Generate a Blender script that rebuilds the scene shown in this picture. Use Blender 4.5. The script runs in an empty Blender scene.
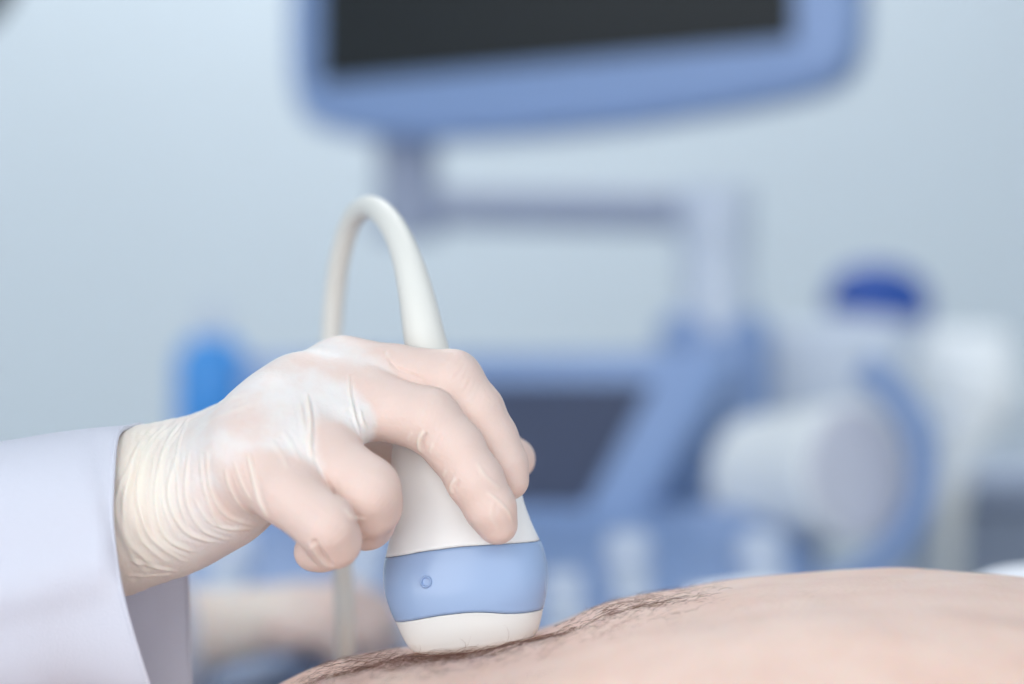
import bpy, bmesh, math, random
import numpy as np
from mathutils import Vector, Matrix, noise
from mathutils.bvhtree import BVHTree

random.seed(4); rng = np.random.default_rng(4)
scene = bpy.context.scene
COL = scene.collection
R = math.radians

# ---------------------------------------------------------------- camera
FOC = 85.0
D0 = 0.834                       # distance camera -> probe (metres)
CAMZ = 1.055
FPX = FOC / 36.0 * 1024.0
cam_d = bpy.data.cameras.new('camera'); cam_d.lens = FOC; cam_d.sensor_width = 36.0
cam_d.clip_start = 0.05; cam_d.clip_end = 50
cam = bpy.data.objects.new('camera', cam_d); COL.objects.link(cam)
cam.location = (0, -D0, CAMZ); cam.rotation_euler = (R(90), 0, 0)
cam_d.dof.use_dof = True; cam_d.dof.focus_distance = D0 - 0.016; cam_d.dof.aperture_fstop = 3.1
scene.camera = cam

def W(px, py, d=0.0):
    """pixel + depth offset behind the probe plane (mm) -> world point"""
    L = D0 + d * 0.001
    return Vector(((px - 512) / FPX * L, d * 0.001, CAMZ - (py - 342) / FPX * L))

def WM(px, py, L):
    """pixel + distance from the camera in metres -> world point"""
    return W(px, py, (L - D0) * 1000)

# ---------------------------------------------------------------- light
world = bpy.data.worlds.new('world'); scene.world = world; world.use_nodes = True
bg = world.node_tree.nodes['Background']
bg.inputs[0].default_value = (0.92, 0.96, 1.0, 1); bg.inputs[1].default_value = 1.35

def area(name, loc, target, sx, sy, power, col):
    l = bpy.data.lights.new(name, 'AREA'); l.shape = 'RECTANGLE'; l.size = sx; l.size_y = sy
    l.energy = power; l.color = col
    o = bpy.data.objects.new(name, l); COL.objects.link(o)
    o.location = loc
    o.rotation_euler = (Vector(target) - Vector(loc)).to_track_quat('-Z', 'Y').to_euler()
    return o
area('window_light', (-1.1, -2.2, 1.75), (-0.05, 0, 1.0), 2.2, 1.6, 21, (1.0, 0.985, 0.96))
area('ceiling_light_panel', (0.2, 0.9, 2.8), (0.1, 0.9, 0), 1.2, 0.6, 7, (1.0, 0.98, 0.95))
area('added_wall_wash_light', (-0.2, 2.15, 2.8), (-0.2, 2.15, 0), 0.9, 0.4, 19, (0.97, 0.99, 1.0))  # added unseen area light, washes the back wall brighter

scene.view_settings.view_transform = 'Standard'; scene.view_settings.look = 'None'
scene.view_settings.gamma = 1.0; scene.view_settings.use_curve_mapping = False
scene.view_settings.exposure = 0.25
scene.cycles.use_denoising = True

# ---------------------------------------------------------------- helpers
def srgb(r, g, b):
    f = lambda c: (c / 255 / 12.92) if c / 255 <= 0.04045 else ((c / 255 + 0.055) / 1.055) ** 2.4
    return (f(r), f(g), f(b), 1)

def mat(name, col, rough=0.5, spec=0.5, sss=0.0, sssr=(1, 0.3, 0.2), ssss=0.004, noise_amt=0.0, noise_scale=40,
        bump=0.0, bump_scale=300, metal=0.0, coat=0.0, col2=None):
    m = bpy.data.materials.new(name); m.use_nodes = True
    nt = m.node_tree; b = nt.nodes['Principled BSDF']
    b.inputs['Base Color'].default_value = col; b.inputs['Roughness'].default_value = rough
    b.inputs['Specular IOR Level'].default_value = spec; b.inputs['Metallic'].default_value = metal
    b.inputs['Coat Weight'].default_value = coat
    if sss:
        b.inputs['Subsurface Weight'].default_value = sss
        b.inputs['Subsurface Radius'].default_value = sssr
        b.inputs['Subsurface Scale'].default_value = ssss
    tc = nt.nodes.new('ShaderNodeTexCoord')
    if noise_amt or col2:
        n = nt.nodes.new('ShaderNodeTexNoise'); n.inputs['Scale'].default_value = noise_scale; n.inputs['Detail'].default_value = 4
        nt.links.new(tc.outputs['Object'], n.inputs['Vector'])
        mx = nt.nodes.new('ShaderNodeMix'); mx.data_type = 'RGBA'
        mx.inputs['A'].default_value = col
        mx.inputs['B'].default_value = col2 or tuple(c * (1 - noise_amt) for c in col[:3]) + (1,)
        mr = nt.nodes.new('ShaderNodeMapRange'); mr.inputs['From Min'].default_value = 0.35; mr.inputs['From Max'].default_value = 0.65
        nt.links.new(n.outputs['Fac'], mr.inputs['Value']); nt.links.new(mr.outputs['Result'], mx.inputs['Factor'])
        nt.links.new(mx.outputs['Result'], b.inputs['Base Color'])
    if bump:
        n2 = nt.nodes.new('ShaderNodeTexNoise'); n2.inputs['Scale'].default_value = bump_scale; n2.inputs['Detail'].default_value = 3
        nt.links.new(tc.outputs['Object'], n2.inputs['Vector'])
        bp = nt.nodes.new('ShaderNodeBump'); bp.inputs['Strength'].default_value = bump; bp.inputs['Distance'].default_value = 0.001
        nt.links.new(n2.outputs['Fac'], bp.inputs['Height']); nt.links.new(bp.outputs['Normal'], b.inputs['Normal'])
    return m

def tag(o, label=None, cat=None, group=None, kind=None):
    if label: o['label'] = label
    if cat: o['category'] = cat
    if group: o['group'] = group
    if kind: o['kind'] = kind
    return o

def link(name, me, m, parent=None, smooth=True):
    o = bpy.data.objects.new(name, me); COL.objects.link(o)
    if m: me.materials.append(m)
    if smooth and len(me.polygons):
        me.polygons.foreach_set('use_smooth', [True] * len(me.polygons))
    if parent:
        o.parent = parent; o.matrix_parent_inverse = parent_inv(parent)
    return o

def parent_inv(p):
    M = Matrix.LocRotScale(p.location, p.rotation_euler, p.scale)
    q = p
    while q.parent:
        q = q.parent
    return (p.matrix_parent_inverse @ M).inverted() if p.parent is None else Matrix.Identity(4)

def empty(name, loc):
    o = bpy.data.objects.new(name, None); COL.objects.link(o); o.location = loc; o.empty_display_size = 0.05
    return o

def pyd(name, v, f, m, parent=None, smooth=True):
    me = bpy.data.meshes.new(name); me.from_pydata([tuple(x) for x in v], [], f); me.validate(); me.update()
    return link(name, me, m, parent, smooth)

def frombm(name, bm, m, parent=None, smooth=True):
    bmesh.ops.recalc_face_normals(bm, faces=bm.faces)
    me = bpy.data.meshes.new(name); bm.to_mesh(me); bm.free()
    return link(name, me, m, parent, smooth)

def smart(o, ang=35):
    """flat where edges are sharp"""
    me = o.data
    me.set_sharp_from_angle(angle=R(ang)) if hasattr(me, 'set_sharp_from_angle') else None
    return o

def rbox(name, size, M, m, parent=None, bev=0.006, seg=3):
    bm = bmesh.new(); bmesh.ops.create_cube(bm, size=1)
    bmesh.ops.scale(bm, vec=size, verts=bm.verts)
    if bev: bmesh.ops.bevel(bm, geom=bm.edges[:], offset=bev, segments=seg, profile=0.5, affect='EDGES')
    bmesh.ops.transform(bm, matrix=M, verts=bm.verts)
    return smart(frombm(name, bm, m, parent))

def T(loc, rx=0, ry=0, rz=0):
    return Matrix.Translation(loc) @ Matrix.Rotation(R(rz), 4, 'Z') @ Matrix.Rotation(R(ry), 4, 'Y') @ Matrix.Rotation(R(rx), 4, 'X')

def loft(name, rings, m, parent=None, cap=True, closed=True):
    n = len(rings[0]); v = [p for r in rings for p in r]; f = []
    for i in range(len(rings) - 1):
        for j in range(n if closed else n - 1):
            k = (j + 1) % n
            f.append((i * n + j, i * n + k, (i + 1) * n + k, (i + 1) * n + j))
    if cap:
        f.append(tuple(range(n - 1, -1, -1))); f.append(tuple(range((len(rings) - 1) * n, len(rings) * n)))
    o = pyd(name, v, f, m, parent)
    bm = bmesh.new(); bm.from_mesh(o.data); bmesh.ops.recalc_face_normals(bm, faces=bm.faces); bm.to_mesh(o.data); bm.free()
    return o

def catmull(P, n):
    """P: list of tuples, returns n samples of a Catmull-Rom through them"""
    P = np.array(P, float); m = len(P)
    seg = np.r_[0, np.cumsum(np.linalg.norm(np.diff(P[:, :min(3, P.shape[1])], axis=0), axis=1))]
    t = np.linspace(0, seg[-1], n); out = []
    for q in t:
        i = min(max(np.searchsorted(seg, q, 'right') - 1, 0), m - 2)
        u = (q - seg[i]) / max(seg[i + 1] - seg[i], 1e-9)
        p0, p1, p2, p3 = P[max(i - 1, 0)], P[i], P[i + 1], P[min(i + 2, m - 1)]
        out.append(0.5 * (2 * p1 + (p2 - p0) * u + (2 * p0 - 5 * p1 + 4 * p2 - p3) * u * u + (3 * p1 - p0 - 3 * p2 + p3) * u ** 3))
    return np.array(out)

def tube(name, pts, m, parent=None, n=14, samples=80):
    """pts: (x,y,z,r)"""
    S = catmull(pts, samples); rings = []
    up = Vector((0.13, 0.3, 0.9)).normalized(); prev = None
    for i, s in enumerate(S):
        a = Vector(S[max(i - 1, 0)][:3]); b = Vector(S[min(i + 1, len(S) - 1)][:3]); t = (b - a).normalized()
        if prev is None:
            x = t.orthogonal().normalized()
        else:
            x = (prev - t * prev.dot(t)).normalized()
        prev = x; y = t.cross(x)
        c = Vector(s[:3]); r = s[3]
        rings.append([c + x * (r * math.cos(2 * math.pi * k / n)) + y * (r * math.sin(2 * math.pi * k / n)) for k in range(n)])
    return loft(name, rings, m, parent)

def lathe(name, prof, M, m, parent=None, n=40):
    """prof: (r,z) along local z"""
    rings = [[M @ Vector((r * math.cos(2 * math.pi * k / n), r * math.sin(2 * math.pi * k / n), z)) for k in range(n)] for r, z in prof]
    return smart(loft(name, rings, m, parent), 40)

# ---------------------------------------------------------------- materials
M_wall = mat('wall_paint', srgb(212, 222, 229), 0.75, 0.3, noise_amt=0.02, noise_scale=3, bump=0.05, bump_scale=200)
M_floor = mat('floor_vinyl', srgb(165, 172, 180), 0.4, noise_amt=0.08, noise_scale=20)
M_base = mat('baseboard_paint', srgb(200, 206, 212), 0.5)
M_white = mat('probe_white_plastic', srgb(250, 250, 249), 0.3, 0.5, sss=0.15, sssr=(1, 0.9, 0.8), ssss=0.003)
M_lens = mat('probe_lens_rubber', srgb(240, 239, 236), 0.42, 0.4, sss=0.2, sssr=(1, 0.95, 0.9), ssss=0.003)
M_band = mat('probe_blue_plastic', srgb(157, 182, 220), 0.24, 0.5)
M_end_shade = mat('roll_end_shade_lilac', srgb(206, 208, 220), 0.5)  # shade tone for the end face of the paper roll
M_dimple = mat('dimple_blue_plastic', srgb(156, 182, 222), 0.3)
M_cable = mat('cable_rubber', srgb(226, 225, 219), 0.45, 0.4)
M_coat = mat('coat_cotton', srgb(234, 238, 250), 0.9, 0.2, bump=0.35, bump_scale=1500)
M_mblue = mat('machine_blue_plastic', srgb(130, 156, 200), 0.45)
M_mlight = mat('machine_pale_plastic', srgb(202, 212, 226), 0.45)
M_mgrey = mat('machine_grey_plastic', srgb(150, 160, 182), 0.45)
M_screen = mat('monitor_glass', srgb(36, 40, 43), 0.6, 0.3)
M_touch = mat('touch_panel_glass', srgb(66, 75, 100), 0.6, 0.3)
M_dark = mat('dark_plastic', srgb(45, 50, 58), 0.5)
M_navy = mat('navy_plastic', srgb(32, 78, 162), 0.5)
M_bright = mat('bright_blue_plastic', srgb(66, 150, 226), 0.35)
M_key = mat('key_plastic', srgb(208, 218, 234), 0.45)
M_paper = mat('paper', srgb(236, 240, 242), 0.85, 0.2)
M_towel = mat('towel_cotton', srgb(240, 243, 250), 0.9, 0.2, bump=0.5, bump_scale=500)
M_trouser = mat('trouser_cotton', srgb(60, 72, 100), 0.9, 0.2, bump=0.3, bump_scale=900)
M_vinyl = mat('couch_vinyl', srgb(70, 95, 140), 0.5)
M_metal = mat('painted_steel', srgb(190, 195, 200), 0.4, metal=0.3)
M_cab = mat('cabinet_grey', srgb(132, 142, 160), 0.5)
M_hair = mat('hair_brown', srgb(118, 78, 60), 0.5, 0.4)

nt = M_coat.node_tree; tr_ = nt.nodes.new('ShaderNodeBsdfTranslucent'); tr_.inputs[0].default_value = srgb(246, 240, 244)
ms_ = nt.nodes.new('ShaderNodeMixShader'); ms_.inputs[0].default_value = 0.33
nt.links.new(nt.nodes['Principled BSDF'].outputs[0], ms_.inputs[1]); nt.links.new(tr_.outputs[0], ms_.inputs[2])
nt.links.new(ms_.outputs[0], nt.nodes['Material Output'].inputs[0])

# ---------------------------------------------------------------- room
def slab(name, lo, hi, m):
    c = (Vector(lo) + Vector(hi)) / 2; s = Vector(hi) - Vector(lo)
    o = rbox(name, s, Matrix.Translation(c), m, None, bev=0)
    return tag(o, kind='structure')
YB = 2.75
slab('floor', (-3.2, -2.6, -0.1), (3.2, YB + 0.1, 0), M_floor)
slab('wall_back', (-3.2, YB, 0), (3.2, YB + 0.1, 2.9), M_wall)
slab('wall_left', (-3.3, -2.6, 0), (-3.2, YB + 0.1, 2.9), M_wall)
slab('wall_right', (3.2, -2.6, 0), (3.3, YB + 0.1, 2.9), M_wall)
slab('ceiling', (-3.3, -2.6, 2.9), (3.3, YB + 0.1, 3.0), M_wall)
slab('baseboard_back', (-3.2, YB - 0.015, 0), (3.2, YB, 0.1), M_base)

# ---------------------------------------------------------------- ultrasound probe
S = D0 / FPX                      # metres per pixel at the probe plane
PO = W(468.5, 600, 0)
tilt = R(7)
PU = Vector((math.cos(tilt), 0, math.sin(tilt)))       # width direction
PV = Vector((-math.sin(tilt), math.tan(R(9)), math.cos(tilt)))      # axis, upward, leaning away
PD = Vector((0, 1, 0))
prof = np.array([(-54, 0.5), (-53, 18), (-50, 36), (-45, 57), (-40, 64), (-33, 67.5), (-25, 70.5), (-11, 75), (0, 79), (15, 82), (28, 82.3), (40, 81), (52, 77.5), (70, 71.5), (87, 67.5),
                 (107, 64.5), (130, 62.5), (150, 61), (165, 57), (178, 48), (190, 38), (202, 30), (212, 25), (222, 21), (232, 17), (240, 12), (255, 8)], float)
depr = np.array([(-54, 0.5), (-53, 14), (-50, 24), (-45, 31), (-40, 36), (-25, 43), (0, 49), (15, 51), (40, 50), (52, 48), (87, 41), (130, 37), (170, 34), (200, 30), (212, 25), (222, 21), (232, 17), (240, 12), (255, 8)], float)
def pa(v): return np.interp(v, prof[:, 0], prof[:, 1])
def pb(v): return np.interp(v, depr[:, 0], depr[:, 1])
def smoothf(f, v, w=5): return sum(f(v + k) for k in (-w, -w / 2, 0, w / 2, w)) / 5
top_b = np.array([(-82, 52), (-76, 53), (-40, 56.5), (0, 57), (40, 54.5), (76, 51), (82, 50)])
low_b = np.array([(-82, -12), (-74, -11), (-33, -7), (0, -7), (20, -9.5), (42, -14), (60, -16), (80, -16.5)])
def pbnd(tab, c): return sum(np.interp(c * 80 + k, tab[:, 0], tab[:, 1]) for k in (-7, -3.5, 0, 3.5, 7)) / 5
def probe_pt(th, v, off=0.0):
    c, s = math.cos(th), math.sin(th); e = 2 / 2.35
    if v < -40: a, b = pa(v), pb(v)
    else: a, b = smoothf(pa, v), smoothf(pb, v)
    u = (a + off) * math.copysign(abs(c) ** e, c); d = (b + off) * math.copysign(abs(s) ** e, s)
    return PO + PU * (u * S) + PV * (v * S) + PD * (d * S)
def probe_part(name, lo, hi, m, parent, nt, off, NTH=96):
    rings = []
    for i in range(nt + 1):
        t = i / nt; ring = []
        o = off * min(1, min(i, nt - i) / 1.0) if off else 0
        if i in (0, nt): o = -0.4
        for k in range(NTH):
            th = 2 * math.pi * k / NTH; c = math.copysign(abs(math.cos(th)) ** 0.85, math.cos(th))
            l = lo(c); h = hi(c); tt = t
            if i == 0: tt = 0.0
            elif i == nt: tt = 1.0
            else: tt = (i - 1) / (nt - 2)
            eps = 0.25
            ring.append(probe_pt(th, (l + eps) + (h - l - 2 * eps) * tt, o if i in (0, nt) else off))
        rings.append(ring)
    return loft(name, rings, m, parent)
probe = empty('ultrasound_probe', PO)
tag(probe, 'white ultrasound probe with pale blue band pressed onto the bare belly', 'ultrasound probe')
probe_part('grip', lambda c: pbnd(top_b, c), lambda c: 255, M_white, probe, 60, 0)
band = probe_part('band', lambda c: pbnd(low_b, c), lambda c: pbnd(top_b, c), M_band, probe, 24, 0.35)
tag(band, 'glossy pale blue band')
probe_part('lens', lambda c: -54, lambda c: pbnd(low_b, c), M_lens, probe, 26, 0)

# ---------------------------------------------------------------- SDF modelling (hand)
def rc(P, a, b, ra, rb):
    """round cone distance (mm)"""
    a = np.array(a, np.float32); b = np.array(b, np.float32)
    ba = b - a; l2 = float(ba @ ba); rr = ra - rb; a2 = l2 - rr * rr; il2 = 1.0 / l2
    pa_ = P - a; y = pa_ @ ba; z = y - l2
    q = pa_ * l2 - y[:, None] * ba; x2 = np.einsum('ij,ij->i', q, q)
    y2 = y * y * l2; z2 = z * z * l2; k = np.sign(rr) * rr * rr * x2
    d = (np.sqrt(np.maximum(x2 * a2 * il2, 0)) + y * rr) * il2 - ra
    m1 = np.sign(z) * a2 * z2 > k; m2 = np.sign(y) * a2 * y2 < k
    d = np.where(m2, np.sqrt(x2 + y2) * il2 - ra, d)
    d = np.where(m1, np.sqrt(x2 + z2) * il2 - rb, d)
    return d
def smin(a, b, k):
    h = np.maximum(k - np.abs(a - b), 0) / k
    return np.minimum(a, b) - h * h * k * 0.25
def chain(P, J, k=3):
    d = None
    for (a, ra), (b, rb) in zip(J[:-1], J[1:]):
        e = rc(P, a, b, ra, rb); d = e if d is None else smin(d, e, k)
    return d
def surface_nets(f, org, h):
    nx, ny, nz = f.shape; ins = f < 0
    corners = [(i, j, k) for i in (0, 1) for j in (0, 1) for k in (0, 1)]
    cnt = sum(ins[i:nx - 1 + i, j:ny - 1 + j, k:nz - 1 + k].astype(np.int8) for i, j, k in corners)
    act = (cnt > 0) & (cnt < 8); idx = np.full(act.shape, -1, np.int64); cells = np.argwhere(act); idx[act] = np.arange(len(cells))
    pos = np.zeros((len(cells), 3)); num = np.zeros(len(cells)); cx, cy, cz = cells.T
    for a in corners:
        for ax in range(3):
            if a[ax]: continue
            b = list(a); b[ax] = 1
            fa = f[cx + a[0], cy + a[1], cz + a[2]]; fb = f[cx + b[0], cy + b[1], cz + b[2]]
            m = (fa < 0) != (fb < 0); t = np.where(m, fa / np.where(fa == fb, 1, fa - fb), 0)
            p = np.tile(np.array(a, float), (len(cells), 1)); p[:, ax] += t
            pos += p * m[:, None]; num += m
    pos = cells + pos / num[:, None]; V = np.array(org) + pos * h; Q = []
    for ax in range(3):
        o1, o2 = [(1, 2), (2, 0), (0, 1)][ax]
        sl0 = [slice(None)] * 3; sl1 = [slice(None)] * 3; sl0[ax] = slice(0, -1); sl1[ax] = slice(1, None)
        A = ins[tuple(sl0)]; B = ins[tuple(sl1)]; e = np.argwhere(A != B)
        ok = (e[:, o1] > 0) & (e[:, o2] > 0) & (e[:, o1] < f.shape[o1] - 1) & (e[:, o2] < f.shape[o2] - 1); e = e[ok]
        def cell(d1, d2):
            c = e.copy(); c[:, o1] -= d1; c[:, o2] -= d2; return idx[c[:, 0], c[:, 1], c[:, 2]]
        q = np.stack([cell(1, 1), cell(0, 1), cell(0, 0), cell(1, 0)], 1)
        fl = ~A[e[:, 0], e[:, 1], e[:, 2]]; q[fl] = q[fl][:, ::-1]; Q.append(q)
    return V, np.concatenate(Q)
def smooth_mesh(V, F, it=2, lam=0.5):
    E = np.concatenate([F[:, [0, 1]], F[:, [1, 2]], F[:, [2, 3]], F[:, [3, 0]]])
    for _ in range(it):
        acc = np.zeros_like(V); c = np.zeros(len(V))
        for k in range(3):
            acc[:, k] = np.bincount(E[:, 0], V[E[:, 1], k], len(V)) + np.bincount(E[:, 1], V[E[:, 0], k], len(V))
        c = np.bincount(E[:, 0], minlength=len(V)) + np.bincount(E[:, 1], minlength=len(V))
        V = V + lam * (acc / c[:, None] - V)
    return V
def vnormals(V, F):
    n = np.cross(V[F[:, 2]] - V[F[:, 0]], V[F[:, 3]] - V[F[:, 1]]); N = np.zeros_like(V)
    for k in range(4):
        for c in range(3): N[:, c] += np.bincount(F[:, k], n[:, c], len(V))
    return N / np.maximum(np.linalg.norm(N, axis=1), 1e-9)[:, None]

def mm(px, py, d):
    return tuple(np.array(W(px, py, d)) * 1000)
def hand_sdf(P, H):
    """H: dict of joint chains in mm"""
    palm = None
    for J in H['palm']:
        e = chain(P, J, 6); palm = e if palm is None else smin(palm, e, H.get('kp', 13))
    d = palm; fing = {}
    for n in ('index', 'middle', 'ring', 'pinky', 'pinky_tip', 'thumb'):
        if n in H: fing[n] = chain(P, H[n], 2.5)
    blended = None
    for n in fing:
        b = smin(palm, fing[n], H.get('kf', 7)); blended = b if blended is None else smin(blended, b, 0.6)
    return blended, palm, fing
def eval_grid(fun, lo, hi, h, ratio=5):
    """distance on a grid: coarse first, fine only next to the surface"""
    lo = np.array(lo, np.float32); H = h * ratio
    nc = np.ceil((np.array(hi) - lo) / H).astype(int) + 1
    g = np.stack(np.meshgrid(*[lo[a] + H * np.arange(nc[a]) for a in range(3)], indexing='ij'), -1).reshape(-1, 3).astype(np.float32)
    C = fun(g).reshape(nc)
    out = C
    for a in range(3):
        n = (nc[a] - 1) * ratio + 1; q = np.arange(n) / ratio; i0 = np.minimum(q.astype(int), nc[a] - 2); t = (q - i0).astype(np.float32)
        sh = [1, 1, 1]; sh[a] = n; t = t.reshape(sh)
        out = np.take(out, i0, a) * (1 - t) + np.take(out, i0 + 1, a) * t
    out = out.astype(np.float32)
    ix = np.argwhere(np.abs(out) < H * 0.95)
    for k in range(0, len(ix), 400000):
        q = ix[k:k + 400000]; out[q[:, 0], q[:, 1], q[:, 2]] = fun((lo + q * h).astype(np.float32))
    return out, lo

HAND = dict(
    index=[(mm(345, 374, 8), 12.5), (mm(395, 376, 0), 10.6), (mm(452, 381, -7), 10.4), (mm(476, 411, -8), 9.4), (mm(491, 439, -8), 9.0), (mm(503, 464, -9), 8.2), (mm(509, 480, -9.5), 6.9)],
    middle=[(mm(305, 395, -6), 13), (mm(370, 405, -12), 11.2), (mm(428, 420, -19), 10.6), (mm(455, 448, -22), 9.6), (mm(475, 480, -24), 9.3), (mm(490, 507, -24), 8.4), (mm(497, 524, -22.5), 7.0)],
    ring=[(mm(268, 425, -20), 13), (mm(325, 458, -32), 11.2), (mm(367, 490, -39), 10.8), (mm(370, 505, -34), 10.3), (mm(366, 521, -22), 9.4), (mm(352, 522, -10), 8.4), (mm(330, 518, -6), 7.2)],
    pinky=[(mm(242, 462, -34), 12), (mm(285, 493, -46), 10.2), (mm(325, 525, -52), 9.8), (mm(333, 540, -47), 9.0), (mm(334, 543, -40), 8.4)],
    pinky_tip=[(mm(334, 545, -36), 7.6), (mm(322, 549, -33), 7.2), (mm(313, 552, -31), 6.4)],
    thumb=[(mm(230, 470, 22), 15), (mm(320, 455, 42), 13), (mm(420, 452, 38), 11), (mm(470, 452, 36), 10.2), (mm(498, 455, 28), 9.2), (mm(514, 459, 22), 7.6)],
    palm=[[(mm(20, 532, 2), 28), (mm(110, 516, 2), 23.5)],
          [(mm(110, 512, 10), 21.5), (mm(165, 490, 12), 19), (mm(250, 443, 18), 14), (mm(338, 376, 12), 10.0)],
          [(mm(110, 514, 4), 21.5), (mm(165, 494, 4), 19), (mm(240, 452, 4), 14), (mm(296, 397, -2), 11)],
          [(mm(110, 516, -5), 21.5), (mm(165, 500, -6), 18.5), (mm(220, 468, -12), 14.5), (mm(262, 428, -18), 12)],
          [(mm(110, 518, -12), 20.5), (mm(165, 507, -14), 17.5), (mm(215, 486, -24), 14), (mm(240, 460, -33), 11.5)],
          [(mm(165, 505, 8), 18), (mm(225, 488, 6), 16.5), (mm(300, 455, 10), 13), (mm(335, 418, 10), 11)],
          [(mm(170, 504, -6), 18), (mm(220, 492, -16), 15.5), (mm(262, 476, -24), 12.5)],
          # loose latex spanning the webs between the fingers
          [(mm(300, 398, 2), 11), (mm(345, 386, 1), 10.2), (mm(376, 384, -3), 9.0)],
          [(mm(275, 415, -12), 12), (mm(315, 420, -17), 11), (mm(346, 424, -22), 8.6)],
          [(mm(255, 440, -26), 12), (mm(282, 455, -33), 10.5), (mm(306, 468, -38), 8.2)]])

def ridge_curve(bvh, pts, n=40):
    """pixels -> points where those sight lines meet the surface (mm)"""
    out = []; o = Vector((0, -D0, CAMZ)) * 1000
    for p in catmull([(a, b, 0) for a, b in pts], n):
        t = Vector(mm(p[0], p[1], 0)); dr = (t - o).normalized(); h = bvh.ray_cast(o, dr)
        if h[0] is not None: out.append(h[0])
    return np.array([tuple(q) for q in out])

doctor = empty('person', (-0.2, 0.02, 0.0))
tag(doctor, 'person in white coat holding the probe in a latex-gloved right hand', 'person')

GL = 0.55
f, lo = eval_grid(lambda P: hand_sdf(P, HAND)[0], (-164, -72, 955), (14, 64, 1064), GL)
V, F = surface_nets(f, lo, GL)
V = smooth_mesh(V, F, 4, 0.5)
bvh = BVHTree.FromPolygons([tuple(v) for v in V], [tuple(int(i) for i in q) for q in F])
N = vnormals(V, F)
# folds of the glove: (pixel path, height mm, width mm)
folds = []
arcA = np.array([(160, 427), (140, 452), (131, 500), (139, 540), (166, 570)], float)
arcB = np.array([(216, 409), (206, 448), (209, 492), (230, 522), (262, 524)], float)
ts_ = [-0.14, -0.05, 0.02, 0.09, 0.15, 0.26, 0.32, 0.41, 0.52, 0.57, 0.70, 0.80, 0.90, 1.0]
for i, t in enumerate(ts_):
    jit = rng.normal(0, 2.2, (5, 2)); a = arcA * (1 - t) + arcB * t + jit
    if i % 3 == 2: a = a[1:]
    if i % 4 == 3: a = a[:4]
    if t > 0.6: a = a[1:]
    folds.append((a, [0.6, 0.95, 0.4, 0.75, 0.9, 0.4, 0.85, 0.5, 0.75, 0.35, 0.6, 0.4, 0.5, 0.55][i], [0.8, 1.0, 0.6, 0.7, 1.0, 0.6, 0.8, 0.6, 0.9, 0.55, 0.7, 0.6, 0.7, 0.7][i]))
folds += [([(225, 468), (231, 490), (243, 508), (258, 517)], 0.7, 0.7), ([(234, 462), (243, 486), (253, 503)], 0.45, 0.6),
          ([(248, 452), (253, 475), (258, 497), (267, 518)], 0.85, 0.75), ([(306, 392), (310, 420), (310, 448), (316, 462)], 0.75, 0.7),
          ([(300, 402), (304, 425), (307, 445)], 0.3, 0.8), ([(313, 400), (316, 430), (314, 452)], -0.35, 0.7),
          ([(348, 374), (350, 395), (355, 418), (361, 437)], 0.55, 0.6), ([(351, 374), (353, 395), (358, 418), (364, 437)], -0.75, 0.55), ([(360, 410), (363, 422), (368, 431)], 0.4, 0.5),
          ([(312, 452), (318, 466), (330, 487), (343, 504)], -0.8, 0.6), ([(387, 352), (391, 362), (402, 371), (424, 379)], -0.8, 0.6), ([(386, 350), (388, 358)], 0.4, 0.6),
          ([(424, 431), (419, 441), (420, 452)], 0.9, 0.7), ([(427, 433), (423, 443), (424, 452)], -0.8, 0.5), ([(433, 442), (429, 453)], 0.4, 0.6), ([(412, 432), (408, 441)], 0.35, 0.6),
          ([(456, 478), (451, 486), (452, 494)], 0.7, 0.7), ([(459, 480), (455, 488)], -0.5, 0.5), ([(446, 470), (443, 477)], 0.4, 0.6),
          ([(344, 508), (352, 517), (366, 519)], 0.6, 0.6), ([(346, 513), (352, 522), (362, 524)], -0.4, 0.5), ([(308, 542), (316, 555), (328, 568)], 0.5, 0.6), ([(313, 539), (321, 553), (333, 568)], -1.7, 0.8), ([(310, 548), (320, 545)], 0.5, 0.5),
          ([(486, 492), (497, 500), (508, 512), (513, 524)], 0.4, 0.6), ([(494, 500), (491, 514), (499, 533)], 0.18, 0.8), ([(476, 462), (487, 478), (500, 488)], 0.3, 0.7),
          ([(270, 440), (280, 452), (288, 470)], 0.3, 0.8), ([(282, 430), (292, 446), (300, 462)], 0.3, 0.8),
          ([(180, 425), (215, 405), (250, 392)], 0.25, 1.0), ([(190, 432), (225, 414), (262, 400)], 0.2, 1.0), ([(128, 560), (150, 566), (178, 572)], 0.5, 0.8), ([(126, 575), (148, 576), (172, 574)], 0.4, 0.7)]
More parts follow.
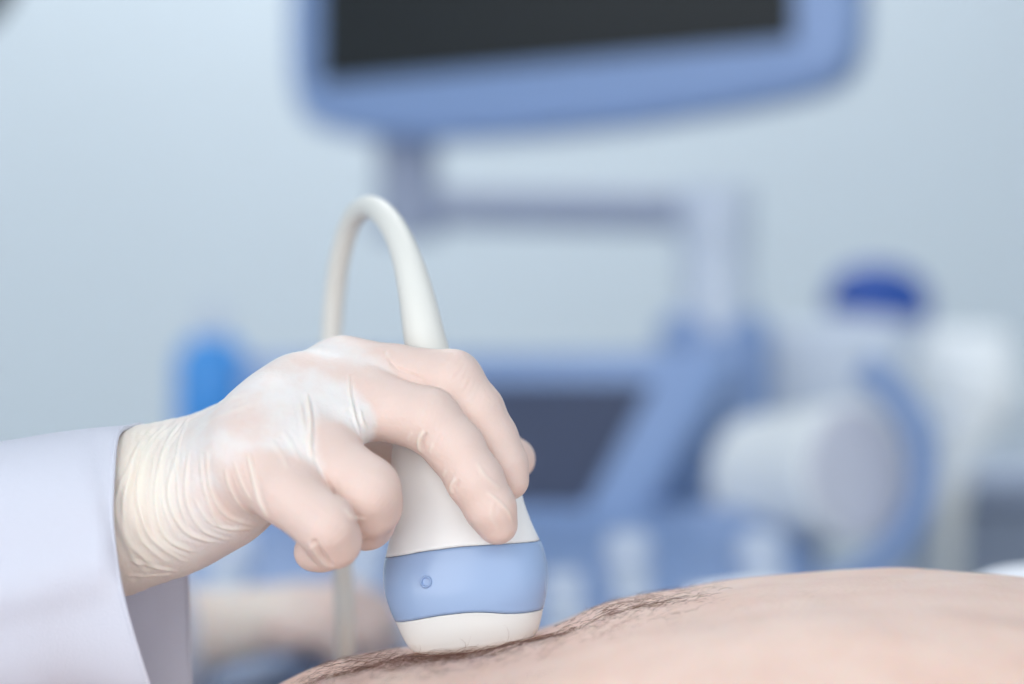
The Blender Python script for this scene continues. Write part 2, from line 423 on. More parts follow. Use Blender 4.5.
# fine stretch lines across the knuckles
for k in range(7):
    folds.append(([(362 + k * 4.5, 470 + k * 3.2), (366 + k * 4.6, 482 + k * 3.0), (360 + k * 4.2, 497 + k * 2.2)], -0.26, 0.45))
    folds.append(([(300 + k * 6, 497 + k * 4.5), (310 + k * 5.6, 508 + k * 4.0), (306 + k * 4.6, 522 + k * 3.2)], -0.24, 0.45))
    folds.append(([(428 + k * 4.2, 392 + k * 4.5), (423 + k * 4.4, 408 + k * 5.2), (416 + k * 4.4, 424 + k * 5.8)], -0.2, 0.45))
    folds.append(([(462 + k * 3.5, 356 + k * 6), (456 + k * 4, 366 + k * 6.2), (449 + k * 4.4, 374 + k * 6.6)], -0.2, 0.45))
disp = np.zeros(len(V)); foldw = np.zeros(len(V))
for path, hgt, wid in folds:
    C = ridge_curve(bvh, path)
    if len(C) < 4: continue
    bb = np.all((V > C.min(0) - 8) & (V < C.max(0) + 8), axis=1); ix = np.where(bb)[0]
    dd = np.full(len(ix), 1e9); tt = np.zeros(len(ix))
    for i in range(len(C) - 1):
        a, b = C[i], C[i + 1]; ab = b - a; l2 = max(ab @ ab, 1e-6)
        u = np.clip(((V[ix] - a) @ ab) / l2, 0, 1); e = np.linalg.norm(V[ix] - (a + u[:, None] * ab), axis=1)
        m = e < dd; dd = np.where(m, e, dd); tt = np.where(m, (i + u) / (len(C) - 1), tt)
    env = np.clip(np.minimum(tt, 1 - tt) * 5, 0, 1) ** 0.7
    g = np.exp(-(dd / wid) ** 2) - (0.4 * np.exp(-((dd - wid * 2.0) / (wid * 0.9)) ** 2) if hgt > 0 else 0)
    disp[ix] += 0.8 * hgt * env * g; foldw[ix] = np.maximum(foldw[ix], env * np.exp(-(dd / wid) ** 2) * (min(1, hgt * 1.2) if hgt > 0 else 0))
wv = np.clip((np.array(mm(228, 0, 0))[0] - V[:, 0]) / 20, 0, 1)
for i in np.where(wv > 0)[0]:
    p = V[i]; disp[i] += wv[i] * 0.30 * noise.noise(Vector((p[0] * 0.42 + p[2] * 0.10, p[1] * 0.06, p[2] * 0.05)))
V = V + N * disp[:, None]
# colour: how tightly the latex is stretched over the skin
_, palm_d, fd = hand_sdf(V.astype(np.float32), HAND)
fm = np.minimum.reduce([fd[k] for k in fd])
tight = np.clip((palm_d - 0.3) / 4.0, 0, 1)
for c, r_, a in [((338, 352, 8), 9, .35), ((285, 378, -14), 13, .45), ((248, 436, -34), 15, .65), ((205, 440, -10), 18, .35), ((232, 505, -40), 22, .45), ((455, 362, -3), 10, .25), ((392, 480, -46), 9, .3)]:
    q = np.array(mm(*c)); tight = np.maximum(tight, a * np.exp(-(np.linalg.norm(V - q, axis=1) / r_) ** 2))
wrist = np.clip((np.array(mm(215, 0, 0))[0] - V[:, 0]) / 22, 0, 1)

def glove_material():
    m = bpy.data.materials.new('latex_glove'); m.use_nodes = True; nt = m.node_tree; b = nt.nodes['Principled BSDF']
    def attr(n):
        a = nt.nodes.new('ShaderNodeAttribute'); a.attribute_name = n; return a.outputs['Fac']
    def mix(fac, a, bb):
        x = nt.nodes.new('ShaderNodeMix'); x.data_type = 'RGBA'; nt.links.new(fac, x.inputs['Factor'])
        for s, v in (('A', a), ('B', bb)):
            if isinstance(v, tuple): x.inputs[s].default_value = v
            else: nt.links.new(v, x.inputs[s])
        return x.outputs['Result']
    tc = nt.nodes.new('ShaderNodeTexCoord')
    def nz(scale, det=3, rough=0.5):
        n = nt.nodes.new('ShaderNodeTexNoise'); n.inputs['Scale'].default_value = scale; n.inputs['Detail'].default_value = det; n.inputs['Roughness'].default_value = rough
        nt.links.new(tc.outputs['Object'], n.inputs['Vector']); return n.outputs['Fac']
    n1 = nz(90)
    mr = nt.nodes.new('ShaderNodeMapRange'); mr.inputs['From Min'].default_value = .35; mr.inputs['From Max'].default_value = .65; mr.inputs['To Min'].default_value = -0.13; mr.inputs['To Max'].default_value = 0.13
    nt.links.new(n1, mr.inputs['Value'])
    mu = nt.nodes.new('ShaderNodeMath'); mu.operation = 'ADD'; nt.links.new(attr('tight'), mu.inputs[0]); nt.links.new(mr.outputs['Result'], mu.inputs[1])
    st = nt.nodes.new('ShaderNodeMapRange'); st.interpolation_type = 'SMOOTHSTEP'
    st.inputs['From Min'].default_value = 0.05; st.inputs['From Max'].default_value = 0.75
    nt.links.new(mu.outputs[0], st.inputs['Value'])
    c = mix(attr('wrist'), srgb(231, 225, 222), srgb(230, 219, 207))
    c = mix(st.outputs['Result'], c, srgb(226, 202, 192))
    c = mix(attr('fold'), c, srgb(240, 234, 222))
    nt.links.new(c, b.inputs['Base Color'])
    b.inputs['Roughness'].default_value = 0.5; b.inputs['Specular IOR Level'].default_value = 0.35
    b.inputs['Subsurface Weight'].default_value = 0.25; b.inputs['Subsurface Radius'].default_value = (1, 0.45, 0.3); b.inputs['Subsurface Scale'].default_value = 0.0025
    bp = nt.nodes.new('ShaderNodeBump'); bp.inputs['Strength'].default_value = 0.35; bp.inputs['Distance'].default_value = 0.0006
    nt.links.new(nz(700, 2), bp.inputs['Height'])
    bp2 = nt.nodes.new('ShaderNodeBump'); bp2.inputs['Strength'].default_value = 0.18; bp2.inputs['Distance'].default_value = 0.0012
    nt.links.new(nz(220, 3), bp2.inputs['Height']); nt.links.new(bp.outputs['Normal'], bp2.inputs['Normal']); nt.links.new(bp2.outputs['Normal'], b.inputs['Normal'])
    return m
M_glove = glove_material()
def glove_mesh(name, V, F, attrs, parent):
    me = bpy.data.meshes.new(name); me.from_pydata((V * 0.001).tolist(), [], F.tolist()); me.update()
    for k, a in attrs.items():
        at = me.attributes.new(k, 'FLOAT', 'POINT'); at.data.foreach_set('value', np.ascontiguousarray(a, dtype=np.float32))
    return link(name, me, M_glove, parent)
glove = glove_mesh('gloved_hand', V, F, dict(tight=tight, wrist=wrist, fold=np.clip(foldw * 0.6, 0, 1)), doctor)
tag(glove, 'cream latex glove on the right hand gripping the probe')

# coat sleeve of the right arm
rim = [(130, 427, 0), (117, 436, -18), (112.5, 475, -34), (112, 530, -42), (123, 600, -46), (148, 684, -40), (168, 742, -20), (182, 757, 5), (191, 720, 28), (189, 650, 38), (187, 580, 42), (178, 510, 40), (162, 455, 28), (148, 428, 12)]
def loop_pts(P, n):
    A = np.array(P, float); m = len(A); out = []
    seg = np.r_[0, np.cumsum(np.linalg.norm(np.diff(np.vstack([A, A[:1]]), axis=0), axis=1))]
    for q in np.linspace(0, seg[-1], n, endpoint=False):
        i = min(np.searchsorted(seg, q, 'right') - 1, m - 1); u = (q - seg[i]) / (seg[i + 1] - seg[i])
        p0, p1, p2, p3 = A[(i - 1) % m], A[i], A[(i + 1) % m], A[(i + 2) % m]
        out.append(0.5 * (2 * p1 + (p2 - p0) * u + (2 * p0 - 5 * p1 + 4 * p2 - p3) * u * u + (3 * p1 - p0 - 3 * p2 + p3) * u ** 3))
    return np.array(out)
NS = 120
base = np.array([mm(*p) for p in loop_pts(rim, NS)])
def ell(px, row, hz, hd, d=0, skew=0):
    out = []
    for k in range(NS):
        a = 2 * math.pi * k / NS; e = 0.85
        c, s = math.cos(a), math.sin(a)
        out.append(mm(px + skew * s * 0, row - hz * math.copysign(abs(c) ** e, c), d - hd * math.copysign(abs(s) ** e, s)))
    return np.array(out)
secs = [base, ell(85, 573, 142, 45, 0), ell(30, 580, 142, 47, 2), ell(-60, 596, 146, 50, 6), ell(-200, 625, 155, 56, 14), ell(-400, 660, 165, 60, 26), ell(-640, 700, 175, 64, 40), ell(-900, 735, 185, 68, 52)]
rings = []; nseg = 150
ts = np.linspace(0, len(secs) - 1, nseg) ** 1.0
for t in ts:
    i = min(int(t), len(secs) - 2); u = t - i
    p0, p1, p2, p3 = secs[max(i - 1, 0)], secs[i], secs[i + 1], secs[min(i + 2, len(secs) - 1)]
    q = 0.5 * (2 * p1 + (p2 - p0) * u + (2 * p0 - 5 * p1 + 4 * p2 - p3) * u * u + (3 * p1 - p0 - 3 * p2 + p3) * u ** 3)
    c = q.mean(0); r = q - c; rl = np.linalg.norm(r, axis=1); dirs = r / rl[:, None]
    ring = []
    for k in range(NS):
        v = Vector(q[k] * 0.016)
        w = min(1, t / 0.7)
        fo = 5.0 * w * noise.noise(Vector((v.x * 0.7, v.y * 0.6, v.z * 1.3 + v.x * 0.5))) + 1.2 * w * noise.noise(v * 2.0 + Vector((3, 1, 5)))
        # one long soft fold drooping from the cuff
        L = (q[k][2] - (mm(0, 560, 0)[2] + (q[k][0] + 140) * 0.25)) / 9
        fo += 3.6 * w * math.exp(-L * L) * (1 if dirs[k][1] < 0 else 0)
        ring.append(Vector((q[k] + dirs[k] * fo) * 0.001))
    rings.append(ring)
sleeve = loft('coat_sleeve', rings, M_coat, doctor, cap=False)
sd = sleeve.modifiers.new('solid', 'SOLIDIFY'); sd.thickness = 0.0012; sd.offset = 0
tag(sleeve, 'loose white cotton coat sleeve')
# turned hem edge of the cuff
tube('cuff_hem', [tuple(p) + (0.0009,) for p in (np.vstack([base, base[:2]]) * 0.001)], M_coat, sleeve, n=8, samples=260)

# orientation dimple on the band
bb = BVHTree.FromPolygons([v.co[:] for v in band.data.vertices], [tuple(p.vertices) for p in band.data.polygons])
co = Vector((0, -D0, CAMZ)); hit = bb.ray_cast(co, (W(426, 582) - co).normalized())
Md = Matrix.Translation(hit[0]) @ hit[1].to_track_quat('Z', 'Y').to_matrix().to_4x4()
lathe('marker_dimple', [(0.0001, -0.0002), (0.0011, -0.0002), (0.0013, 0.0002), (0.0014, 0.0008), (0.0017, 0.0010), (0.0020, 0.0008), (0.0022, 0.0001), (0.0022, -0.0006), (0.0001, -0.0006)], Md, M_dimple, band, n=32)

def cpt(px, py, d, r): return tuple(W(px, py, d)) + (r * 0.001,)
tube('cable', [cpt(438, 405, 12, 7.8), cpt(431, 365, 14, 7.7), cpt(425, 340, 16, 7.4), cpt(417, 298, 22, 6.4), cpt(408, 262, 31, 5.5), cpt(396, 232, 44, 4.8), cpt(382, 213, 58, 4.4), cpt(367, 207, 75, 4.2), cpt(352, 220, 92, 4.1),
               cpt(341, 253, 106, 4.1), cpt(334, 300, 118, 4.1), cpt(331, 360, 125, 4.1), cpt(333, 430, 128, 4.1), cpt(339, 520, 130, 4.1), cpt(343, 580, 132, 4.1), cpt(345, 650, 140, 4.1),
               cpt(346, 740, 215, 4.1), cpt(345, 900, 310, 4.1), cpt(360, 1200, 350, 4.1), cpt(420, 1500, 370, 4.1), cpt(520, 1640, 420, 4.1), cpt(600, 1500, 470, 4.1)], M_cable, probe, n=18, samples=220)

# ---------------------------------------------------------------- patient
skin = mat('skin', srgb(234, 204, 189), 0.55, 0.3, sss=0.4, sssr=(1, 0.4, 0.22), ssss=0.006, noise_scale=38, col2=srgb(228, 193, 177), bump=0.35, bump_scale=420)
patient = empty('person', (0.1, 0.0, 0.76))
tag(patient, 'person lying on their back with bare hairy belly under the probe', 'person')
sil = np.array([(-1100, 905), (-500, 900), (-200, 890), (0, 855), (60, 830), (150, 775), (230, 715), (285, 684), (330, 666), (400, 653), (470, 645), (545, 627), (600, 607), (650, 597), (700, 591), (760, 583), (820, 578), (870, 575.5), (920, 575), (980, 578), (1024, 583), (1100, 592), (1250, 610), (1600, 615), (2100, 640)], float)
YC = -0.022; DS = 0.010
cr = catmull([(a, b, 0) for a, b in sil], 900)
def ridge_z(x):
    px = 512 + x / (D0 + DS) * FPX
    py = np.interp(px, cr[:, 0], cr[:, 1]); return CAMZ - (py - 342) / FPX * (D0 + DS)
xs = np.concatenate([np.linspace(-0.62, -0.16, 40, endpoint=False), np.linspace(-0.16, 0.26, 230, endpoint=False), np.linspace(0.26, 0.62, 40)])
NA = 260; rings = []
contact = W(470, 645, 0)
for x in xs:
    zt = ridge_z(x) + 0.0; base_z = 0.762
    wy = 0.168 + 0.012 * math.sin((x + 0.2) * 6)
    ring = []
    for k in range(NA):
        # more points along the upper side that shows
        a = -math.pi / 2 + 2 * math.pi * k / NA
        a = a + 0.0
        c, s_ = math.cos(a), math.sin(a)
        e = 2 / 2.25
        y = YC + wy * math.copysign(abs(c) ** e, c)
        hz = (zt + 0.0022 - base_z) / 2; zc = base_z + hz
        z = zc + hz * math.copysign(abs(s_) ** e, s_)
        v = Vector((x, y, z))
        if s_ > -0.3:
            n_ = noise.noise(Vector((x * 11, y * 13, 2.0))) * 0.0022 + noise.noise(Vector((x * 40, y * 45, 7.0))) * 0.0006
            # the midline furrow the hair follows
            ym = float(np.interp(x, [-0.2, 0.0, 0.02, 0.045, 0.066, 0.1], [-0.028, -0.030, -0.028, -0.016, 0.0, 0.01]))
            n_ -= 0.0011 * math.exp(-((y - ym) / 0.016) ** 2) * (1 if x < 0.12 else math.exp(-((x - 0.12) / 0.05) ** 2))
            # skin dented by the probe
            dx = (x - contact.x) / 0.034; dy = (y - contact.y) / 0.024; r2 = dx * dx + dy * dy
            n_ += -0.0022 * math.exp(-r2)
            # near flank falls in gentle rolls
            n_ += 0.0012 * math.sin((y + x * 0.25) * 55) * max(0, min(1, (-y - 0.03) / 0.05))
            v.z += n_ * max(0, s_ + 0.3)
        ring.append(v)
    rings.append(ring)
rings_t = rings
torso = loft('torso', rings, skin, patient)
tb = BVHTree.FromPolygons([v.co[:] for v in torso.data.vertices], [tuple(p.vertices) for p in torso.data.polygons])
# body hair: tapered three-sided strands rooted in the skin
hv, hf = [], []
def strand(root, nrm, direc, length, rad, curl):
    p = root.copy(); d = (direc + nrm * random.uniform(0.1, 0.6)).normalized(); ns = 6; b0 = len(hv)
    side = Vector((random.gauss(0, 1), random.gauss(0, 1), random.gauss(0, 0.3))) * curl
    for i in range(ns + 1):
        r = rad * (1 - 0.75 * i / ns); x = d.orthogonal().normalized(); y = d.cross(x)
        for k in range(3):
            a = 2 * math.pi * k / 3; hv.append(p + x * r * math.cos(a) + y * r * math.sin(a))
        p = p + d * (length / ns); d = (d + side * 0.35 - nrm * 0.22).normalized()
    for i in range(ns):
        for k in range(3):
            q = (k + 1) % 3; hf.append((b0 + i * 3 + k, b0 + i * 3 + q, b0 + i * 3 + 3 + q, b0 + i * 3 + 3 + k))
nh = 0
def mid_y(x): return float(np.interp(x, [-0.2, 0.0, 0.02, 0.045, 0.066, 0.1], [-0.028, -0.030, -0.028, -0.016, 0.0, 0.01]))
while nh < 3500:
    x = random.uniform(-0.085, 0.075)
    ym = mid_y(x)
    y = random.gauss(ym, 0.011) if random.random() < 0.25 else random.gauss(ym + 0.004, 0.024)
    dens = min(1, (x + 0.09) / 0.03) * (1.0 if x < 0.03 else max(0, 1 - (x - 0.025) / 0.05) ** 1.3)
    if random.random() > dens: continue
    if abs((x - contact.x) / 0.026) < 1 and abs((y - contact.y) / 0.014) < 1: continue
    h = tb.ray_cast(Vector((x, y, 1.2)), Vector((0, 0, -1)))
    if h[0] is None: continue
    main = Vector((0.8, 0.45 * (1 if y < ym else -0.6) + random.gauss(0, 0.3), 0))
    strand(h[0] - h[1] * 0.0002, h[1], main, random.uniform(0.005, 0.012), random.uniform(0.00004, 0.000075), random.uniform(0.1, 0.8)); nh += 1
for _ in range(1300):
    x = random.uniform(-0.09, 0.10); y = random.uniform(-0.14, -0.03)
    h = tb.ray_cast(Vector((x, y, 1.2)), Vector((0, 0, -1)))
    if h[0] is None: continue
    strand(h[0] - h[1] * 0.0002, h[1] * 0.4, Vector((0.7, 0.5, 0)) + Vector((random.gauss(0, .2), random.gauss(0, .2), 0)), random.uniform(0.005, 0.010), random.uniform(0.00002, 0.000035), random.uniform(0.05, 0.4))
belly_hair = pyd('belly_hair', hv, hf, M_hair, patient)
tag(belly_hair, 'fine dark brown belly hair', kind='stuff')

def garment(name, x0, x1, m, label, g=0.006):
    rr = []
    sel = [(x, r) for x, r in zip(xs, rings_t) if x0 <= x <= x1]
    for i, (x, r) in enumerate(sel):
        c = sum(r, Vector()) / len(r); e = min(i, len(sel) - 1 - i)
        out = []
        for p in r[::2]:
            d = p - c; d.x = 0; w = g + 0.003 * noise.noise(Vector((x * 14, p.y * 18, p.z * 18)))
            q = p + d.normalized() * w; q.z = max(q.z, 0.7585)
            out.append(q)
        rr.append(out)
    o = loft(name, rr, m, patient, cap=False)
    so = o.modifiers.new('solid', 'SOLIDIFY'); so.thickness = 0.002; so.offset = 0
    return tag(o, label)
garment('trousers', -0.63, -0.215, M_trouser, 'dark blue trousers')
garment('shirt', 0.30, 0.63, M_towel, 'white shirt pulled up')

# ---------------------------------------------------------------- couch and towel
couch = empty('exam_couch', (0.1, -0.02, 0)); tag(couch, 'blue padded examination couch under the lying person', 'couch')
rbox('mattress', (1.9, 0.62, 0.09), T((0.1, -0.02, 0.712)), M_vinyl, couch, 0.02)
rbox('frame', (1.8, 0.5, 0.05), T((0.1, -0.02, 0.64)), M_metal, couch, 0.006)
for sx in (-0.72, 0.92):
    for sy in (-0.22, 0.18):
        rbox('leg', (0.05, 0.05, 0.615), T((sx, sy, 0.3075)), M_metal, couch, 0.005)
# white towel bunched along the far side of the body
rings = []
for i in range(70):
    t = i / 69; x = -0.02 + 0.50 * t; c = W(512, 342, 215).y
    px = 512 + x / (D0 + 0.17) * FPX
    top = np.interp(px, [400, 560, 640, 672, 695, 760, 800, 850, 960, 1010, 1060, 1400], [690, 670, 640, 612, 590, 584, 586, 592, 590, 575, 571, 600])
    zt = CAMZ - (top - 342) / FPX * (D0 + 0.17) + 0.001; ring = []
    for k in range(28):
        a = 2 * math.pi * k / 28; w = 0.036 + 0.006 * noise.noise(Vector((x * 20, k * 0.4, 1)))
        zb = 0.759; hz = (zt - zb) / 2
        ring.append(Vector((x, 0.196 + w * math.cos(a) * (1.0 - 0.25 * math.sin(a)) + 0.004 * math.sin(x * 60), zb + hz + hz * math.sin(a) + (0.002 * noise.noise(Vector((x * 30, k * .6, 4))) if math.sin(a) > 0 else 0))))
    rings.append(ring)
towel = loft('towel', rings, M_towel, None)
tag(towel, 'white towel bunched along the far side of the bare belly', 'towel')

# ---------------------------------------------------------------- ultrasound machine (out of focus behind)
mach = empty('ultrasound_machine', (0.0, 0.85, 0)); tag(mach, 'blue and pale grey ultrasound machine with dark monitor on an arm', 'ultrasound machine')
rbox('base', (0.46, 0.62, 0.12), T((0.0, 0.85, 0.16)), M_mlight, mach, 0.03)
for sx in (-0.2, 0.2):
    for sy in (0.6, 1.1):
        w = lathe('wheel', [(0.001, -0.018), (0.045, -0.018), (0.05, -0.012), (0.05, 0.012), (0.045, 0.018), (0.001, 0.018)], T((sx, sy, 0.05), ry=90), M_dark, mach, 24)
rbox('trunk', (0.36, 0.46, 0.62), T((0.0, 0.93, 0.52)), M_mlight, mach, 0.03)
# control panel, sloping up and away
pa_, pb_ = Vector((0, 0.47, 0.868)), Vector((0, 0.80, 0.946))
ang = math.degrees(math.atan2(pb_.z - pa_.z, pb_.y - pa_.y)); pc = (pa_ + pb_) / 2
cx = -0.01
Mp = T((cx, pc.y, pc.z - 0.02), rx=ang)
panel = rbox('control_panel', (0.40, 0.36, 0.04), Mp, M_mblue, mach, 0.015)
rbox('palm_rest', (0.42, 0.07, 0.045), T((cx, 0.455, 0.845), rx=ang), M_vinyl, panel, 0.02)
keyM = Matrix.Translation((0, 0, 0.02))
kprof = [(0.0001, -0.001), (0.0118, -0.001), (0.0115, 0.012), (0.0100, 0.0145), (0.0001, 0.015)]
random.seed(11)
for r_ in range(5):
    for c_ in range(9):
        x = -0.164 + c_ * 0.041; y = -0.10 + r_ * 0.034
        big = (r_ == 4 or (r_ == 3 and c_ % 3 == 1))
        if big and c_ % 2: continue
        Mk = Mp @ Matrix.Translation((x, y, 0.02))
        if big: lathe('knob', [(a * 1.25, b * 1.4) for a, b in kprof], Mk, M_key, panel, 18)
        else: rbox('key', (0.024, 0.021, 0.008), Mk @ Matrix.Translation((0, 0, 0.0035)), M_key if (r_ + c_) % 3 else M_mlight, panel, 0.003, 2)
lathe('trackball', [(0.0001, 0.019), (0.008, 0.0175), (0.015, 0.012), (0.019, 0.004), (0.019, -0.001), (0.0001, -0.001)], Mp @ Matrix.Translation((0.06, -0.13, 0.02)), M_dark, panel, 24)
# touch panel behind the keys
def quad_px(pts, L): return [WM(a, b, L) for a, b in pts]
def plate(name, pts, thick, m, parent, bev=0.004):
    """flat plate from outline points (world), extruded away from the viewer"""
    bm = bmesh.new(); vs = [bm.verts.new(p) for p in pts]; fc = bm.faces.new(vs); bm.normal_update()
    n = fc.normal.copy();  n = n if n.y < 0 else -n
    r = bmesh.ops.extrude_face_region(bm, geom=[fc]); bmesh.ops.translate(bm, vec=-n * thick, verts=[g for g in r['geom'] if isinstance(g, bmesh.types.BMVert)])
    if bev: bmesh.ops.bevel(bm, geom=[e for e in bm.edges], offset=bev, segments=2, profile=0.5, affect='EDGES')
    return smart(frombm(name, bm, m, parent))
def PX(px, py, L): return WM(px, py, L)
def plane_px(o, n):
    e = Vector((0, -D0, CAMZ))
    def fn(px, py, h=0.0):
        dr = (W(px, py) - e).normalized(); return e + dr * ((o - e).dot(n) / dr.dot(n)) + n * h
    return fn
t0_, t1_ = PX(450, 515, 1.60), PX(450, 345, 1.72)
tn = Vector((1, 0, 0)).cross(t1_ - t0_).normalized(); tn = tn if tn.y < 0 else -tn
tq = plane_px(t0_, tn)
tp = plate('touch_panel', [tq(235, 520), tq(640, 520), tq(742, 345), tq(240, 350)], 0.05, M_mblue, mach, 0.01)
plate('touch_screen', [tq(262, 506, .003), tq(586, 506, .003), tq(652, 385, .003), tq(264, 385, .003)], 0.006, M_touch, tp, 0.002)
# monitor arm: column, boom, neck
col_c = PX(715, 300, 1.86)
rbox('column_housing', (0.085, 0.10, 0.30), T((col_c.x, col_c.y + 0.02, 0.93)), M_mblue, mach, 0.02)
tube('arm_column', [(col_c.x, col_c.y, 1.0, 0.032), (col_c.x, col_c.y, 1.06, 0.03), (col_c.x, col_c.y, 1.15, 0.026), (col_c.x, col_c.y, 1.165, 0.024)], M_mlight, mach, 20, 30)
lathe('arm_joint', [(0.001, -0.025), (0.026, -0.025), (0.030, -0.02), (0.030, 0.02), (0.026, 0.025), (0.001, 0.025)], T((col_c.x, col_c.y, 1.15)), M_mlight, mach, 28)
a0 = PX(720, 212, 1.86); a1 = PX(408, 207, 1.905)
tube('boom', [tuple(a0) + (0.016,), tuple((a0 + a1) / 2) + (0.016,), tuple(a1) + (0.016,)], M_mgrey, mach, 16, 30)
nk = PX(408, 200, 1.905)
tube('neck', [(nk.x, nk.y, nk.z - 0.03, 0.026), (nk.x, nk.y, nk.z + 0.03, 0.024), (nk.x, nk.y - 0.004, nk.z + 0.07, 0.026)], M_mgrey, mach, 20, 20)
# monitor, turned so that its right side comes nearer
mt = Vector((math.cos(R(22)), -math.sin(R(22)), 0)); mu_ = Vector((0, 0.05, 1)).normalized()
nv = mt.cross(mu_).normalized(); nv = nv if nv.y < 0 else -nv
onplane = plane_px(PX(570, 60, 1.78), nv)
outline = [(284, 60), (288, 92), (295, 116), (312, 127), (360, 134), (430, 137), (520, 132), (620, 122), (720, 107), (795, 92), (832, 79), (849, 58), (854, 20)]
pts = [onplane(*p) for p in outline]
ml = mu_ - nv * mu_.dot(nv); ml.normalize()
tl = pts[0] + ml * 0.32; tr = pts[-1] + ml * 0.28
pts += [tr - ml * 0.02, tr - mt * 0.02, tl + mt * 0.02, tl - ml * 0.02]
mon = plate('monitor_housing', pts, 0.055, M_mblue, mach, 0.012)
def off(p, h): return p + nv * h
s_bl, s_br = onplane(321, 84), onplane(794, 40)
s_tl = s_bl + ml * 0.30; s_tr = s_br + ml * 0.265
plate('screen', [off(p, 0.003) for p in (s_bl, s_br, s_tr, s_tl)], 0.004, M_screen, mon, 0.001)
# right-hand tray, cup ring and handle
tray = rbox('side_tray', (0.20, 0.16, 0.022), T(PX(880, 420, 1.98), rz=4), M_mlight, mach, 0.008)
rbox('side_bracket', (0.16, 0.05, 0.11), T(PX(800, 392, 1.92)), M_mlight, mach, 0.012)
hp = []
for a in np.linspace(-112, 62, 22):
    hp.append(tuple(PX(806 + 118 * math.cos(R(a)), 470 - 116 * math.sin(R(a)), 1.57)) + (0.010,))
tube('side_handle', hp, M_mblue, mach, 16, 60)
rbox('handle_mount', (0.10, 0.05, 0.05), T(PX(745, 545, 1.62)), M_mblue, mach, 0.015)
rbox('left_tray', (0.18, 0.16, 0.02), T(PX(215, 470, 1.90)), M_mlight, mach, 0.008)
ax_ = Vector((0.50, -0.80, 0.12)).normalized(); rb_ = PX(808, 478, 1.62) - ax_ * 0.048
tube('roll_spindle', [tuple(rb_) + (0.009,), tuple(rb_ - ax_ * 0.03) + (0.009,), tuple(rb_ - ax_ * 0.05 + Vector((-0.03, 0, -0.03))) + (0.010,), tuple(PX(745, 545, 1.62)) + (0.012,)], M_mblue, mach, 14, 30)
rbox('touch_support', (0.22, 0.06, 0.20), T((-0.03, 0.90, 0.90), rx=-12), M_mlight, mach, 0.012)
tube('tray_post', [tuple(PX(215, 470, 1.90)) + (0.012,), tuple(PX(215, 520, 1.90)) + (0.012,), (-0.17, 1.05, 0.80, 0.014)], M_mgrey, mach, 12, 20)
# ---------------------------------------------------------------- loose things round the machine
# paper roll held in the handle
rc_ = PX(808, 478, 1.62)
Mr = Matrix.Translation(rc_) @ Vector((0.50, -0.80, 0.12)).to_track_quat('Z', 'Y').to_matrix().to_4x4()
roll = empty('paper_roll', rc_); tag(roll, 'white paper roll in the blue curved handle, right of the machine', 'paper roll')
lathe('roll', [(0.016, -0.05), (0.045, -0.05), (0.047, -0.048), (0.047, 0.048), (0.045, 0.05), (0.016, 0.05), (0.016, -0.05)], Mr, M_paper, roll, 40)
tag(lathe('shaded_end_disc', [(0.0005, 0.0502), (0.041, 0.0502), (0.042, 0.052), (0.040, 0.054), (0.0005, 0.054)], Mr, M_end_shade, roll, 32), 'lilac grey disc, shade of the roll end put into its colour')  # added disc: its grey colour stands for shade on the roll's end
lathe('core', [(0.0005, -0.049), (0.0158, -0.049), (0.0158, 0.0505), (0.0005, 0.0505)], Mr, M_paper, roll, 24)

def parked_probe(label, Mx, cap_m, body_m, s=1.0, wide=1.0, cable=None):
    e = empty('parked_probe', Mx.translation); tag(e, label, 'ultrasound probe', 'probes parked in the machine holder')
    def ring(z, a, b): return [Mx @ Vector((a * s * wide * math.cos(2 * math.pi * k / 32), b * s * math.sin(2 * math.pi * k / 32), z * s)) for k in range(32)]
    loft('handle', [ring(-0.08, .008, .008), ring(-0.07, .012, .011), ring(-0.03, .017, .013), ring(0.0, .022, .015), ring(0.02, .031, .017), ring(0.03, .033, .018)], body_m, e)
    loft('head', [ring(0.03, .033, .018), ring(0.04, .034, .018), ring(0.05, .031, .017), ring(0.058, .024, .014), ring(0.063, .012, .009), ring(0.064, .001, .001)], cap_m, e)
    if cable: tube('cable', cable, M_cable, e, 12, 60)
    return e
pB = PX(872, 364, 2.0)
parked_probe('parked probe with navy blue dome head and white handle', T(pB, ry=6), M_navy, M_mlight, 1.3)
pC = PX(972, 430, 1.9); 
parked_probe('white parked probe with pale cable hanging down, at the far right', T(pC, ry=24), M_paper, M_paper, 0.85, 0.95,
             [tuple(PX(955, 478, 1.9)) + (0.011,), tuple(PX(949, 520, 1.9)) + (0.011,), tuple(PX(948, 580, 1.9)) + (0.010,), tuple(PX(950, 700, 1.9)) + (0.008,), tuple(PX(930, 850, 1.85)) + (0.006,), tuple(PX(850, 950, 1.8)) + (0.006,)])
wb = rbox('wet_wipe_box', (0.105, 0.08, 0.07), T(PX(952, 372, 2.03), rz=-10), M_paper, None, 0.018)
tag(wb, 'white wipes box beside the navy headed probe', 'box')

# bright blue bottle on the left tray
bz = PX(212, 462, 1.90); bot = empty('gel_bottle', bz); tag(bot, 'bright blue plastic bottle behind the gloved wrist', 'bottle')
lathe('bottle_body', [(0.001, 0), (0.026, 0), (0.029, 0.004), (0.029, 0.075), (0.026, 0.088), (0.014, 0.098), (0.012, 0.10), (0.001, 0.10)], T(bz), M_bright, bot, 32)
lathe('bottle_cap', [(0.001, 0.099), (0.013, 0.099), (0.013, 0.112), (0.008, 0.116), (0.006, 0.128), (0.001, 0.128)], T(bz), M_mlight, bot, 24)

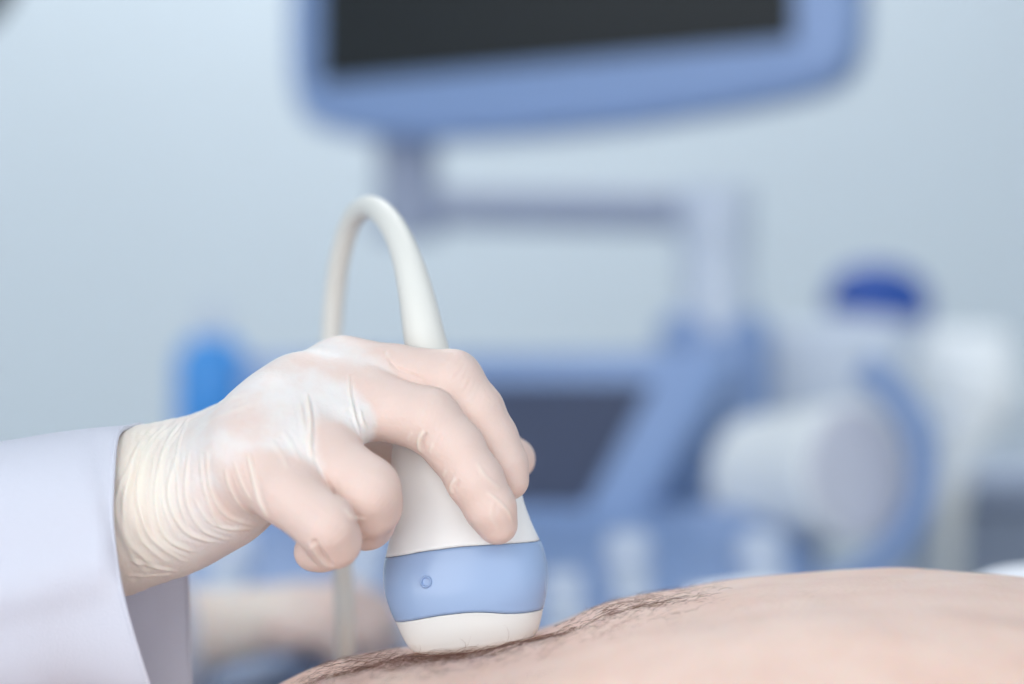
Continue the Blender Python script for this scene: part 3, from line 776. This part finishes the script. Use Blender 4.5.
# grey cabinet at the far right
cb = PX(1060, 480, 2.25); cab = empty('cabinet', (cb.x, cb.y + 0.2, 0)); tag(cab, 'grey cabinet standing behind the far right of the couch', 'cabinet')
rbox('body', (0.34, 0.4, cb.z - 0.02), T((cb.x + 0.08, cb.y + 0.2, (cb.z - 0.02) / 2)), M_cab, cab, 0.006)
rbox('worktop', (0.36, 0.42, 0.02), T((cb.x + 0.08, cb.y + 0.2, cb.z - 0.009)), M_mgrey, cab, 0.004)
for k in range(3):
    dr = rbox('drawer', (0.30, 0.014, 0.24), T((cb.x + 0.08, cb.y - 0.005, 0.18 + 0.27 * k)), M_cab, cab, 0.004)
    rbox('handle', (0.12, 0.02, 0.012), T((cb.x + 0.08, cb.y - 0.02, 0.24 + 0.27 * k)), M_metal, dr, 0.004)

# examination lamp, only its dark rim enters the top left corner
lp = PX(-62, -28, 1.9); lamp = empty('exam_lamp', lp); tag(lamp, 'dark examination lamp rim at the top left corner', 'lamp')
lathe('lamp_head', [(0.001, 0.03), (0.03, 0.03), (0.055, 0.015), (0.062, -0.015), (0.058, -0.02), (0.001, -0.018)], T(lp, rx=60, ry=-20), M_dark, lamp, 36)
tube('lamp_arm', [tuple(lp + Vector((0, 0.015, 0.02))) + (0.012,), tuple(lp + Vector((-0.1, 0.1, 0.35))) + (0.012,), tuple(lp + Vector((-0.3, 0.1, 0.8))) + (0.014,), (lp.x - 0.3, lp.y + 0.1, 2.9, 0.016)], M_dark, lamp, 12, 40)

# ---------------------------------------------------------------- second hand of the same person, on the keys
def mL(px, py, L): return tuple(np.array(PX(px, py, L)) * 1000)
LH = dict(
    index=[(mL(300, 605, 1.30), 11), (mL(345, 595, 1.32), 9.5), (mL(380, 608, 1.34), 8.5), (mL(392, 632, 1.345), 7)],
    middle=[(mL(298, 612, 1.28), 11), (mL(345, 605, 1.29), 9.5), (mL(380, 622, 1.30), 8.5), (mL(390, 646, 1.305), 7)],
    ring=[(mL(292, 622, 1.26), 11), (mL(335, 618, 1.265), 9.5), (mL(365, 636, 1.27), 8.5), (mL(372, 656, 1.275), 7)],
    pinky=[(mL(282, 632, 1.24), 10), (mL(315, 632, 1.24), 8.5), (mL(338, 648, 1.245), 7.5), (mL(345, 662, 1.25), 6.5)],
    thumb=[(mL(240, 620, 1.30), 13), (mL(280, 632, 1.33), 11), (mL(315, 642, 1.345), 9.5), (mL(338, 650, 1.345), 8)],
    palm=[[(mL(120, 642, 1.27), 24), (mL(190, 632, 1.275), 21), (mL(296, 610, 1.29), 12)], [(mL(190, 635, 1.26), 20), (mL(286, 626, 1.25), 12)], [(mL(190, 635, 1.285), 19), (mL(300, 608, 1.30), 11)]])
allp = np.array([p for k in LH if k != 'palm' for p, r in LH[k]] + [p for J in LH['palm'] for p, r in J])
f, lo = eval_grid(lambda P: hand_sdf(P, LH)[0], allp.min(0) - [0, 30, 30], allp.max(0) + 14, 2.0)
V2, F2 = surface_nets(f, lo, 2.0); V2 = smooth_mesh(V2, F2, 2)
_, pd2, fd2 = hand_sdf(V2.astype(np.float32), LH)
glove_mesh('gloved_hand', V2, F2, dict(tight=np.clip(pd2 / 5, 0.35, 1), wrist=np.full(len(V2), 1.0), fold=np.zeros(len(V2))), doctor)
sl = [PX(195, 622, 1.275), PX(150, 632, 1.27), PX(60, 650, 1.26), PX(-150, 690, 1.23), PX(-420, 720, 1.18)]
s2 = tube('coat_sleeve', [tuple(p) + (r,) for p, r in zip(sl, (0.036, 0.042, 0.048, 0.056, 0.064))], M_coat, doctor, 28, 40)
